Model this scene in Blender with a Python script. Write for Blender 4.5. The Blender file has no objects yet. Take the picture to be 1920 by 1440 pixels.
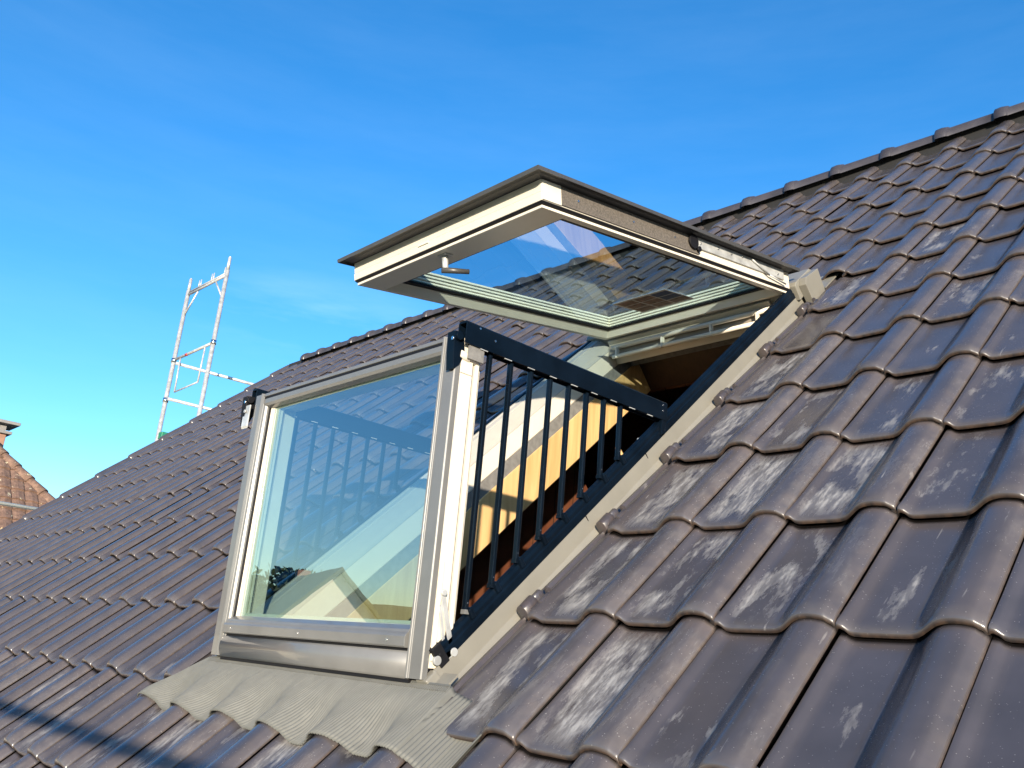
import bpy, math, random
from mathutils import Vector, Matrix
R = math.radians
random.seed(7)
scene = bpy.context.scene
C = scene.collection

# ---------------------------------------------------------------- camera
cam_d = bpy.data.cameras.new("camera"); cam = bpy.data.objects.new("camera", cam_d); C.objects.link(cam)
cam.matrix_world = Matrix(((0.68967508, 0.16134114, 0.70591594, 1.82286416),
                           (0.71925497, -0.26543718, -0.64204003, -2.77734082),
                           (0.08378887, 0.95053256, -0.29911082, -1.05080183),
                           (0, 0, 0, 1)))
cam_d.sensor_width = 36.0; cam_d.lens = 36.0 * 1657.2 / 1920.0
cam_d.clip_start = 0.05; cam_d.clip_end = 3000
scene.camera = cam

# ---------------------------------------------------------------- sky and sun
SUN_EL = 8.0; SUN_AZ = 48.5           # azimuth from -Y towards +X
se = R(SUN_EL)
S = Vector((math.sin(R(SUN_AZ)) * math.cos(se), -math.cos(R(SUN_AZ)) * math.cos(se), math.sin(se)))
world = bpy.data.worlds.new("World"); scene.world = world; world.use_nodes = True
wn = world.node_tree; wn.nodes.clear()
out = wn.nodes.new("ShaderNodeOutputWorld"); bg = wn.nodes.new("ShaderNodeBackground")
sky = wn.nodes.new("ShaderNodeTexSky"); sky.sky_type = 'NISHITA'; sky.sun_disc = False
sky.sun_elevation = se; sky.sun_rotation = math.atan2(S.x, S.y)
sky.altitude = 300; sky.air_density = 1.0; sky.dust_density = 0.3; sky.ozone_density = 3.0
hs = wn.nodes.new("ShaderNodeHueSaturation"); hs.inputs["Saturation"].default_value = 1.23; hs.inputs["Hue"].default_value = 0.5045; hs.inputs["Value"].default_value = 1.14
wn.links.new(sky.outputs[0], hs.inputs["Color"])
# faint wisps of high cloud, laid out by world direction
tc = wn.nodes.new("ShaderNodeTexCoord"); mp = wn.nodes.new("ShaderNodeMapping")
mp.inputs["Scale"].default_value = (2.2, 2.2, 13.0); mp.inputs["Rotation"].default_value = (0.0, 0.18, 0.0)
nz = wn.nodes.new("ShaderNodeTexNoise"); nz.inputs["Scale"].default_value = 1.6; nz.inputs["Detail"].default_value = 7; nz.inputs["Roughness"].default_value = 0.6
cr = wn.nodes.new("ShaderNodeValToRGB"); cr.color_ramp.elements[0].position = 0.36; cr.color_ramp.elements[1].position = 0.72
cr.color_ramp.elements[1].color = (0.30, 0.30, 0.30, 1)
mx = wn.nodes.new("ShaderNodeMixRGB"); mx.inputs[2].default_value = (3.2, 4.2, 5.2, 1)
wn.links.new(tc.outputs["Generated"], mp.inputs[0]); wn.links.new(mp.outputs[0], nz.inputs[0])
wn.links.new(nz.outputs[0], cr.inputs[0]); sb = wn.nodes.new("ShaderNodeVectorMath"); sb.operation = 'SUBTRACT'; sb.inputs[1].default_value = (-0.8234, 0.4557, 0.3382)
sc_ = wn.nodes.new("ShaderNodeVectorMath"); sc_.operation = 'MULTIPLY'; sc_.inputs[1].default_value = (1.0, 1.0, 3.2)
ln_ = wn.nodes.new("ShaderNodeVectorMath"); ln_.operation = 'LENGTH'
rm = wn.nodes.new("ShaderNodeMapRange"); rm.inputs[1].default_value = 0.02; rm.inputs[2].default_value = 0.17; rm.inputs[3].default_value = 1.0; rm.inputs[4].default_value = 0.10
mm = wn.nodes.new("ShaderNodeMath"); mm.operation = 'MULTIPLY'
wn.links.new(tc.outputs["Generated"], sb.inputs[0]); wn.links.new(sb.outputs[0], sc_.inputs[0]); wn.links.new(sc_.outputs[0], ln_.inputs[0]); wn.links.new(ln_.outputs["Value"], rm.inputs[0])
wn.links.new(rm.outputs[0], mm.inputs[0]); wn.links.new(cr.outputs[0], mm.inputs[1]); wn.links.new(mm.outputs[0], mx.inputs[0]); wn.links.new(hs.outputs[0], mx.inputs[1])
wn.links.new(mx.outputs[0], bg.inputs[0]); wn.links.new(bg.outputs[0], out.inputs[0])
bg.inputs[1].default_value = 0.15
sd = bpy.data.lights.new("sun", 'SUN'); sun = bpy.data.objects.new("sun", sd); C.objects.link(sun)
sd.energy = 4.0; sd.angle = R(0.6); sd.color = (1.0, 0.86, 0.68)
sun.rotation_euler = (-S).to_track_quat('-Z', 'Y').to_euler(); sun.location = (3, -6, 6)
scene.view_settings.view_transform = 'Standard'; scene.view_settings.look = 'None'
scene.view_settings.exposure = 1.15; scene.view_settings.gamma = 1.0

# ---------------------------------------------------------------- frames of reference
AL = R(42.7); ca, sa = math.cos(AL), math.sin(AL)
W, L = 0.30, 0.44314
def RF(u, v, n): return Vector((u, v * ca - n * sa, v * sa + n * ca))      # along the eaves, up the slope, off the roof
def WF(x, y, z): return Vector((x, y, z))
SD = Vector((0, -0.987121, -0.159975)); SU = Vector((0, -0.159975, 0.987121)); SH = Vector((0, 0.686, 0.691))
def SF(x, s, t): return Vector((x, 0, 0)) + SH + SD * s + SU * t            # raised sash: across, out from the hinge, up

# ---------------------------------------------------------------- materials
def mat(name, col, rough=0.5, metal=0.0, var=0.12, scale=12.0, bump=0.0, bscale=200.0, spec=0.5, coat=0.0, stretch=(1, 1, 1)):
    m = bpy.data.materials.new(name); m.use_nodes = True; t = m.node_tree; b = t.nodes["Principled BSDF"]
    b.inputs["Roughness"].default_value = rough; b.inputs["Metallic"].default_value = metal
    b.inputs["Specular IOR Level"].default_value = spec; b.inputs["Coat Weight"].default_value = coat
    tc = t.nodes.new("ShaderNodeTexCoord"); mp = t.nodes.new("ShaderNodeMapping"); mp.inputs["Scale"].default_value = stretch
    n = t.nodes.new("ShaderNodeTexNoise"); n.inputs["Scale"].default_value = scale; n.inputs["Detail"].default_value = 6
    r = t.nodes.new("ShaderNodeValToRGB"); r.color_ramp.elements[0].position = .3; r.color_ramp.elements[1].position = .7
    r.color_ramp.elements[0].color = tuple(c * (1 - var) for c in col) + (1,)
    r.color_ramp.elements[1].color = tuple(min(1, c * (1 + var)) for c in col) + (1,)
    t.links.new(tc.outputs["Object"], mp.inputs[0]); t.links.new(mp.outputs[0], n.inputs["Vector"])
    t.links.new(n.outputs[0], r.inputs[0]); t.links.new(r.outputs[0], b.inputs["Base Color"])
    if bump:
        n2 = t.nodes.new("ShaderNodeTexNoise"); n2.inputs["Scale"].default_value = bscale; n2.inputs["Detail"].default_value = 3
        bp = t.nodes.new("ShaderNodeBump"); bp.inputs["Strength"].default_value = bump; bp.inputs["Distance"].default_value = 0.002
        t.links.new(mp.outputs[0], n2.inputs["Vector"]); t.links.new(n2.outputs[0], bp.inputs["Height"]); t.links.new(bp.outputs[0], b.inputs["Normal"])
    return m

def glass_mat(name, tint, base_refl, ior):
    m = bpy.data.materials.new(name); m.use_nodes = True; t = m.node_tree; t.nodes.clear()
    o = t.nodes.new("ShaderNodeOutputMaterial"); mix = t.nodes.new("ShaderNodeMixShader")
    tr = t.nodes.new("ShaderNodeBsdfTransparent"); tr.inputs[0].default_value = tint + (1,)
    gl = t.nodes.new("ShaderNodeBsdfGlossy"); gl.inputs["Roughness"].default_value = 0.0; gl.inputs[0].default_value = (0.93, 0.97, 1.0, 1)
    fr = t.nodes.new("ShaderNodeFresnel"); fr.inputs[0].default_value = ior
    ma = t.nodes.new("ShaderNodeMath"); ma.operation = 'ADD'; ma.inputs[1].default_value = base_refl; ma.use_clamp = True
    # faint unevenness of a rolled pane
    tc = t.nodes.new("ShaderNodeTexCoord"); n = t.nodes.new("ShaderNodeTexNoise"); n.inputs["Scale"].default_value = 2.5
    bp = t.nodes.new("ShaderNodeBump"); bp.inputs["Strength"].default_value = 0.02; bp.inputs["Distance"].default_value = 0.02
    t.links.new(tc.outputs["Object"], n.inputs[0]); t.links.new(n.outputs[0], bp.inputs["Height"]); t.links.new(bp.outputs[0], gl.inputs["Normal"])
    # the far face of the sheet only lets through: one sheet, one reflection
    ge = t.nodes.new("ShaderNodeNewGeometry"); iv = t.nodes.new("ShaderNodeMath"); iv.operation = 'SUBTRACT'; iv.inputs[0].default_value = 1.0
    mu = t.nodes.new("ShaderNodeMath"); mu.operation = 'MULTIPLY'
    t.links.new(ge.outputs["Backfacing"], iv.inputs[1]); t.links.new(iv.outputs[0], mu.inputs[1]); t.links.new(ma.outputs[0], mu.inputs[0])
    t.links.new(fr.outputs[0], ma.inputs[0]); t.links.new(mu.outputs[0], mix.inputs[0]); t.links.new(tr.outputs[0], mix.inputs[1]); t.links.new(gl.outputs[0], mix.inputs[2])
    t.links.new(mix.outputs[0], o.inputs[0])
    return m

def tile_mat():
    m = bpy.data.materials.new("engobed clay tile"); m.use_nodes = True; t = m.node_tree; b = t.nodes["Principled BSDF"]
    N = t.nodes.new; Lk = t.links.new
    def noise(vec, scale, detail=4, rough=.5, w=0.0):
        n = N("ShaderNodeTexNoise"); n.inputs["Scale"].default_value = scale; n.inputs["Detail"].default_value = detail; n.inputs["Roughness"].default_value = rough
        Lk(vec, n.inputs["Vector"]); return n.outputs[0]
    def ramp(fac, a, bb, c0=(0, 0, 0, 1), c1=(1, 1, 1, 1)):
        if a > bb: a, bb, c0, c1 = bb, a, c1, c0
        r = N("ShaderNodeValToRGB"); r.color_ramp.elements[0].position = a; r.color_ramp.elements[1].position = bb
        r.color_ramp.elements[0].color = c0; r.color_ramp.elements[1].color = c1; Lk(fac, r.inputs[0]); return r.outputs[0]
    def math_(op, a, bb):
        x = N("ShaderNodeMath"); x.operation = op
        for i, v in enumerate((a, bb)):
            if isinstance(v, (int, float)): x.inputs[i].default_value = v
            else: Lk(v, x.inputs[i])
        return x.outputs[0]
    def mixc(f, a, bb):
        x = N("ShaderNodeMixRGB")
        for i, v in enumerate((f, a, bb)):
            if isinstance(v, tuple): x.inputs[i].default_value = v
            elif isinstance(v, (int, float)): x.inputs[i].default_value = v
            else: Lk(v, x.inputs[i])
        return x.outputs[0]
    uv = N("ShaderNodeUVMap"); uv.uv_map = "roof"; lo = N("ShaderNodeUVMap"); lo.uv_map = "local"
    at = N("ShaderNodeAttribute"); at.attribute_name = "tile"; sp = N("ShaderNodeSeparateColor"); Lk(at.outputs["Color"], sp.inputs[0])
    rnd, smear, edge = sp.outputs[0], sp.outputs[1], sp.outputs[2]
    # shift the roof coordinates by the tile's random number so that no mark runs over a joint
    cmb = N("ShaderNodeCombineXYZ"); Lk(math_('MULTIPLY', rnd, 37.0), cmb.inputs[0]); Lk(math_('MULTIPLY', rnd, 91.0), cmb.inputs[1])
    va = N("ShaderNodeVectorMath"); va.operation = 'ADD'; Lk(uv.outputs[0], va.inputs[0]); Lk(cmb.outputs[0], va.inputs[1])
    P = va.outputs[0]
    base = mixc(ramp(noise(P, 7, 5), .3, .7), (.047, .046, .054, 1), (.070, .066, .077, 1))
    base = mixc(math_('MULTIPLY', rnd, .5), base, (.080, .066, .062, 1))
    # brown dust along the joint and at the head of the tile
    ls = N("ShaderNodeSeparateXYZ"); Lk(lo.outputs[0], ls.inputs[0])
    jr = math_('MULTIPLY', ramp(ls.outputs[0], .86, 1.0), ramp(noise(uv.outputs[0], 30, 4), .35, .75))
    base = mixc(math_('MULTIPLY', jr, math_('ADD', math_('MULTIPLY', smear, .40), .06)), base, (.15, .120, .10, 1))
    hd = math_('MULTIPLY', ramp(ls.outputs[1], .86, 1.0), ramp(noise(uv.outputs[0], 18, 4), .3, .8))
    base = mixc(math_('MULTIPLY', hd, math_('ADD', math_('MULTIPLY', smear, .4), .05)), base, (.17, .12, .095, 1))
    # paler worn roll flank with sunlight painted in; painted highlight on front lip
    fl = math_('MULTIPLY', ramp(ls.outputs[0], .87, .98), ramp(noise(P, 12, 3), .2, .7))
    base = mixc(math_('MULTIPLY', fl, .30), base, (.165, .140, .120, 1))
    lip = math_('MULTIPLY', ramp(ls.outputs[1], .085, .015), ramp(noise(P, 16, 4), .3, .75))
    base = mixc(math_('MULTIPLY', lip, .38), base, (.17, .155, .14, 1))
    # chalky footprints and wiped mortar: streaks inside soft blotches
    mp = N("ShaderNodeMapping"); mp.inputs["Rotation"].default_value = (0, 0, R(-14)); mp.inputs["Scale"].default_value = (1.0, .20, 1); Lk(P, mp.inputs[0])
    streak = ramp(noise(mp.outputs[0], 58, 9, .75), .45, .61)
    mp3 = N("ShaderNodeMapping"); mp3.inputs["Rotation"].default_value = (0, 0, R(-16)); mp3.inputs["Scale"].default_value = (1.15, .42, 1); Lk(P, mp3.inputs[0])
    blotch = noise(mp3.outputs[0], 9.5, 6, .62)
    trough = math_('MULTIPLY', ramp(ls.outputs[0], .03, .12), math_('ADD', math_('MULTIPLY', ramp(ls.outputs[0], .66, .50), .88), .12))
    along = math_('MULTIPLY', ramp(ls.outputs[1], .02, .16), ramp(ls.outputs[1], 1.0, .86))
    thr = math_('SUBTRACT', blotch, math_('SUBTRACT', .735, math_('MULTIPLY', smear, .30)))
    bm = ramp(math_('MULTIPLY', thr, 11.0), .0, 1.0)
    chalk = math_('MULTIPLY', math_('MULTIPLY', bm, math_('ADD', math_('MULTIPLY', streak, .72), .22)), math_('MULTIPLY', trough, along))
    # fine scratches
    mp2 = N("ShaderNodeMapping"); mp2.inputs["Rotation"].default_value = (0, 0, R(-40)); mp2.inputs["Scale"].default_value = (1.0, .12, 1); Lk(P, mp2.inputs[0])
    scr = math_('MULTIPLY', ramp(noise(mp2.outputs[0], 60, 3, .5), .70, .76), math_('MULTIPLY', smear, .8))
    # speckles of dust
    vo = N("ShaderNodeTexVoronoi"); vo.inputs["Scale"].default_value = 125; Lk(P, vo.inputs["Vector"])
    spk = math_('MULTIPLY', ramp(vo.outputs["Distance"], .16, .08), math_('GREATER_THAN', noise(P, 60, 2), .51))
    marks = math_('MAXIMUM', chalk, math_('MAXIMUM', math_('MULTIPLY', scr, .7), math_('MULTIPLY', spk, math_('ADD', math_('MULTIPLY', smear, .45), .08))))
    base = mixc(math_('MULTIPLY', marks, .80), base, (.46, .44, .41, 1))
    rawc = mixc(ramp(noise(uv.outputs[0], 55, 4), .35, .65), (.022, .016, .014, 1), (.085, .052, .034, 1))
    base = mixc(edge, base, rawc)
    base = mixc(at.outputs['Alpha'], base, (.006, .005, .005, 1))  # gap shade painted near black under roll lips and overlaps, with joint dirt
    Lk(base, b.inputs["Base Color"])
    rg = math_('ADD', math_('MULTIPLY', noise(P, 5, 4), .16), .16)
    rg = math_('ADD', rg, math_('MULTIPLY', marks, .35)); rg = math_('ADD', rg, math_('MULTIPLY', edge, .3)); Lk(rg, b.inputs["Roughness"])
    b.inputs["Specular IOR Level"].default_value = .75
    bp = N("ShaderNodeBump"); bp.inputs["Strength"].default_value = .10; bp.inputs["Distance"].default_value = .0012
    hgt = math_('ADD', noise(uv.outputs[0], 320, 3), math_('MULTIPLY', marks, 1.2)); Lk(hgt, bp.inputs["Height"])
    bp2 = N("ShaderNodeBump"); bp2.inputs["Strength"].default_value = .12; bp2.inputs["Distance"].default_value = .006
    Lk(noise(P, 9, 3), bp2.inputs["Height"]); Lk(bp.outputs[0], bp2.inputs["Normal"]); Lk(bp2.outputs[0], b.inputs["Normal"])
    return m

def wood_mat(name, c0, c1, rough=.5, stretch=(9, 9, .8), boards=0.0, axis=0):
    m = bpy.data.materials.new(name); m.use_nodes = True; t = m.node_tree; b = t.nodes["Principled BSDF"]; N = t.nodes.new; Lk = t.links.new
    tc = N("ShaderNodeTexCoord"); mp = N("ShaderNodeMapping"); mp.inputs["Rotation"].default_value = (-AL, 0, 0); mp.inputs["Scale"].default_value = stretch
    n = N("ShaderNodeTexNoise"); n.inputs["Scale"].default_value = 3.0; n.inputs["Detail"].default_value = 8; n.inputs["Distortion"].default_value = .6
    r = N("ShaderNodeValToRGB"); r.color_ramp.elements[0].position = .32; r.color_ramp.elements[1].position = .68
    r.color_ramp.elements[0].color = c0 + (1,); r.color_ramp.elements[1].color = c1 + (1,)
    Lk(tc.outputs["Object"], mp.inputs[0]); Lk(mp.outputs[0], n.inputs["Vector"]); Lk(n.outputs[0], r.inputs[0]); colr = r.outputs[0]
    if boards:
        sx = N("ShaderNodeSeparateXYZ"); Lk(tc.outputs["Object"], sx.inputs[0])
        a = N("ShaderNodeMath"); a.operation = 'MULTIPLY'; a.inputs[1].default_value = 1 / boards; Lk(sx.outputs[axis], a.inputs[0])
        f = N("ShaderNodeMath"); f.operation = 'FRACT'; Lk(a.outputs[0], f.inputs[0])
        g = N("ShaderNodeMath"); g.operation = 'GREATER_THAN'; g.inputs[1].default_value = .04; Lk(f.outputs[0], g.inputs[0])
        mm = N("ShaderNodeMixRGB"); mm.inputs[1].default_value = (.01, .006, .004, 1); Lk(g.outputs[0], mm.inputs[0]); Lk(colr, mm.inputs[2]); colr = mm.outputs[0]
    Lk(colr, b.inputs["Base Color"]); b.inputs["Roughness"].default_value = rough
    return m

M = {}
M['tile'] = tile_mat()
M['ridge'] = mat('ridge clay', (.052, .047, .052), .36, bump=.2, scale=9, var=.25)
M['cladding'] = mat('grey beige aluminium', (.150, .150, .145), .32, metal=.0, var=.07, coat=.35, bump=.03)
M['flashing'] = mat('pale grey aluminium flashing', (.21, .20, .17), .38, var=.05, bump=.05)
M['apron'] = mat('pleated lead grey apron', (.135, .137, .125), .60, var=.08, scale=25, bump=.1, spec=.3)
M['white'] = mat('white lacquered frame', (.70, .645, .54), .32, var=.03, bump=.03)
M['black'] = mat('blue black powder coat', (.0025, .006, .012), .30, var=.3, bump=.05, spec=.14)
M['rubber'] = mat('black rubber', (.008, .008, .010), .6, spec=.25)
M['bar'] = mat('dark baluster coat', (.003, .006, .011), .20, var=.2, spec=.22)
M['cover'] = mat('dark grey cover sheet', (.085, .083, .080), .38, metal=.3, var=.1, bump=.05)
M['felt'] = mat('grey brown felt strip', (.115, .100, .085), .9, var=.35, scale=160, bump=.6, bscale=350)
M['galv'] = mat('galvanised steel', (.52, .53, .52), .40, metal=.35, var=.25, scale=20)
M['screw'] = mat('bright screw', (.7, .7, .7), .25, metal=1.0)
M['glass_upper'] = glass_mat('upper pane', (.74, .85, .88), .06, 1.6)
M['glass_front'] = glass_mat('front pane', (.82, .91, .90), .25, 1.75)
M['spacer'] = mat('glazing spacer', (.74, .71, .58), .4, metal=.0, var=.05)
M['lining'] = mat('grey insulation collar', (.17, .165, .155), .8, var=.2, scale=40, bump=.3)
M['beam'] = wood_mat('fresh pine rafter', (.50, .30, .12), (.66, .44, .20), .5)
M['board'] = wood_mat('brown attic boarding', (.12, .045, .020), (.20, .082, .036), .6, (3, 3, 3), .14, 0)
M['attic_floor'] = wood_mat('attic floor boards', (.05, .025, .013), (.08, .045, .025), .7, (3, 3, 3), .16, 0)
M['deck'] = mat('black roof underlay', (.015, .015, .016), .8)
M['render'] = mat('pale render', (.55, .52, .46), .85, bump=.3)
M['paper'] = mat('printed sheet white border', (.62, .60, .56), .6)
M['print_brown'] = mat('brown print', (.20, .12, .09), .5, var=.6, scale=45)
M['print_blue'] = mat('blue print', (.03, .05, .13), .5, var=.4, scale=45)
M['concrete'] = mat('old brown roof tile', (.19, .115, .080), .75, var=.35, scale=14, bump=.4, bscale=40)
M['chim'] = mat('chimney brick', (.34, .19, .13), .8, var=.2, bump=.3)
M['slab'] = mat('grey chimney slab', (.24, .23, .22), .7)
M['green'] = mat('green plastic', (.02, .20, .11), .5)
M['red'] = mat('red mark', (.45, .05, .04), .5)
M['bark'] = mat('bark', (.10, .075, .055), .9, var=.3)
M['leaf'] = mat('leaves', (.045, .075, .025), .6, var=.5, scale=3)
M['leaf_dark'] = mat('dark needles', (.022, .042, .02), .6, var=.5, scale=3)
M['grass'] = mat('meadow', (.07, .10, .035), .9, var=.4, scale=.05)
M['hill'] = mat('wooded hill', (.045, .058, .025), .9, var=.6, scale=.04, bump=1.0, bscale=.3)
M['facade'] = mat('cream facade', (.78, .71, .56), .8, var=.05)
M['window_dark'] = mat('dark window glass', (.03, .04, .05), .08)
M['shutter'] = mat('white window frame', (.7, .68, .62), .5)
M['lamella'] = mat('reddish house roof', (.17, .075, .055), .7, var=.3, scale=2)
M['greyroof'] = mat('grey green house roof', (.06, .07, .045), .7, var=.25, scale=2)

# lichen on the neighbour's tiles
def lichen(m):
    t = m.node_tree; b = t.nodes["Principled BSDF"]; l = b.inputs["Base Color"].links[0]; src = l.from_socket
    tc = t.nodes.new("ShaderNodeTexCoord"); n = t.nodes.new("ShaderNodeTexNoise"); n.inputs["Scale"].default_value = 7.5; n.inputs["Detail"].default_value = 5; n.inputs["Roughness"].default_value = .65
    r = t.nodes.new("ShaderNodeValToRGB"); r.color_ramp.elements[0].position = .64; r.color_ramp.elements[1].position = .68
    x = t.nodes.new("ShaderNodeMixRGB"); x.inputs[2].default_value = (.62, .55, .36, 1)
    t.links.new(tc.outputs["Object"], n.inputs[0]); t.links.new(n.outputs[0], r.inputs[0]); t.links.new(r.outputs[0], x.inputs[0]); t.links.new(src, x.inputs[1]); t.links.new(x.outputs[0], b.inputs["Base Color"])
lichen(M['concrete'])

# ---------------------------------------------------------------- mesh helpers
ORIG = {}
def thing(name, label, cat, loc=(0, 0, 0), group=None):
    o = bpy.data.objects.new(name, None); C.objects.link(o); o.location = loc; o.empty_display_size = .2
    o['label'] = label; o['category'] = cat
    if group: o['group'] = group
    ORIG[o] = Vector(loc); return o

class MB:
    def __init__(s, T=WF): s.v = []; s.f = []; s.T = T; s.sm = []
    def add(s, pts, faces, smooth=False):
        k = len(s.v); s.v += [s.T(*p) for p in pts]; s.f += [[k + i for i in f] for f in faces]; s.sm += [smooth] * len(faces); return s
    def box(s, a0, a1, b0, b1, c0, c1):
        p = [(a, b, c) for a in (a0, a1) for b in (b0, b1) for c in (c0, c1)]
        return s.add(p, [(0, 1, 3, 2), (4, 6, 7, 5), (0, 4, 5, 1), (2, 3, 7, 6), (0, 2, 6, 4), (1, 5, 7, 3)])
    def prism(s, prof, x0, x1, smooth=False):            # profile in (b, c), extruded along a
        n = len(prof); p = [(x0, b, c) for b, c in prof] + [(x1, b, c) for b, c in prof]
        s.add(p, [(i, (i + 1) % n, n + (i + 1) % n, n + i) for i in range(n)], smooth)
        k = len(s.v) - 2 * n; s.f += [list(range(k + n - 1, k - 1, -1)), list(range(k + n, k + 2 * n))]; s.sm += [False, False]; return s
    def prism_b(s, prof, b0, b1, smooth=False):          # profile in (a, c), extruded along b
        n = len(prof); p = [(a, b0, c) for a, c in prof] + [(a, b1, c) for a, c in prof]
        s.add(p, [(i, (i + 1) % n, n + (i + 1) % n, n + i) for i in range(n)], smooth)
        k = len(s.v) - 2 * n; s.f += [list(range(k + n - 1, k - 1, -1)), list(range(k + n, k + 2 * n))]; s.sm += [False, False]; return s
    def loops(s, L, closed=True):                        # rectangle loops joined one to the next; each (a0,a1,b0,b1,c)
        k = len(s.v); n = len(L)
        for a0, a1, b0, b1, c in L: s.v += [s.T(a0, b0, c), s.T(a1, b0, c), s.T(a1, b1, c), s.T(a0, b1, c)]
        for i in range(n if closed else n - 1):
            j = (i + 1) % n
            for q in range(4): s.f.append([k + 4 * i + q, k + 4 * i + (q + 1) % 4, k + 4 * j + (q + 1) % 4, k + 4 * j + q]); s.sm.append(False)
        return s
    def tube(s, p0, p1, r, r1=None, n=12, raw=False):
        a = Vector(p0) if raw else s.T(*p0); b = Vector(p1) if raw else s.T(*p1); r1 = r if r1 is None else r1
        d = (b - a).normalized(); x = d.orthogonal().normalized(); y = d.cross(x); k = len(s.v)
        for c, rr in ((a, r), (b, r1)): s.v += [c + (x * math.cos(2 * math.pi * i / n) + y * math.sin(2 * math.pi * i / n)) * rr for i in range(n)]
        for i in range(n): s.f.append([k + i, k + (i + 1) % n, k + n + (i + 1) % n, k + n + i]); s.sm.append(True)
        s.f += [list(range(k + n - 1, k - 1, -1)), list(range(k + n, k + 2 * n))]; s.sm += [False, False]; return s
    def build(s, name, m, parent, root=None, bevel=0.0, label=None, seg=2):
        me = bpy.data.meshes.new(name); r = parent
        while r is not None and r.parent is not None: r = r.parent
        o0 = ORIG.get(r, Vector((0, 0, 0)))
        me.from_pydata([tuple(p - o0) for p in s.v], [], s.f); me.polygons.foreach_set('use_smooth', s.sm)
        o = bpy.data.objects.new(name, me); C.objects.link(o)
        if parent is not None: o.parent = parent
        import bmesh
        bm = bmesh.new(); bm.from_mesh(me); bmesh.ops.recalc_face_normals(bm, faces=bm.faces); bm.to_mesh(me); bm.free()
        me.materials.append(m)
        if bevel:
            bv = o.modifiers.new('b', 'BEVEL'); bv.width = bevel; bv.segments = seg; bv.limit_method = 'ANGLE'; bv.angle_limit = R(35); bv.harden_normals = False
        if label: o['label'] = label
        return o

def structure(name, mb, m):
    o = mb.build(name, m, None); o['kind'] = 'structure'; return o

# ================================================================= SETTING
GZ = -6.6
structure('ground', MB().box(-1500, 1500, -1500, 1500, GZ - 1, GZ), M['grass'])
hb = MB(); NH = 144
ring = []
for j, rr in enumerate((260, 330, 420, 560, 800)):
    for i in range(NH):
        a = 2 * math.pi * i / NH
        h = (0, 12, 31, 46, 56)[j] * (.72 + .22 * math.sin(a * 3 + 1.1) + .10 * math.sin(a * 11 + j) + .05 * math.sin(a * 31 + 2 * j))
        hb.v.append(Vector((rr * math.cos(a), rr * math.sin(a), GZ - .5 + h)))
for j in range(4):
    for i in range(NH):
        hb.f.append([j * NH + i, j * NH + (i + 1) % NH, (j + 1) * NH + (i + 1) % NH, (j + 1) * NH + i]); hb.sm.append(True)
structure('hills', hb, M['hill'])

# ================================================================= THE HOUSE AND ITS ROOF
house = thing('house', 'pitched-roof house covered in glossy dark brown tiles that fills the foreground', 'house', (-3.0, 2.8, GZ))
# tile cross section: (place across the tile 0..1, height); 0 is the tip of a roll
PROF = [(-.075, -.0335), (-.012, -.0275), (.0, -.0212), (.018, -.0212), (.045, -.0235), (.07, -.0305), (.10, -.0345), (.15, -.0352), (.25, -.0352), (.37, -.0352), (.455, -.0350), (.505, -.0335), (.548, -.0290), (.586, -.0210),
        (.622, -.0115), (.658, -.0020), (.695, .0058), (.735, .0108), (.775, .0132), (.81, .0138), (.84, .0131), (.875, .0116), (.905, .0094), (.922, .0072), (.931, .0050), (.940, .0022), (.962, -.0032), (.980, -.0080), (.9885, -.0112), (.990, -.0188), (.950, -.0205)]
def prof(x):
    x = x % 1.0
    if x > .980: return -.0080
    for (a, ha), (b, hb_) in zip(PROF[:-1], PROF[1:]):
        if a <= x <= b: return ha + (hb_ - ha) * (x - a) / (b - a)
    return 0
SEC = [(.040, -.0150, 1), (.004, -.0165, 1), (.0005, -.0165, 1), (-.0012, -.011, 1), (-.0002, -.006, .35), (.003, -.0028, .0), (.009, -.0012, 0), (.018, -.0004, 0), (.034, 0, 0), (.12, 0, 0), (.24, 0, 0), (.36, 0, 0), (L - .012, 0, 0), (L - .0004, 0, 0), (L + .004, 0, 0), (L + .045, 0, 0)]
tv, tf, tuv, tlo, tcol = [], [], [], [], []
rnd = random.Random(3)
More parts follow.
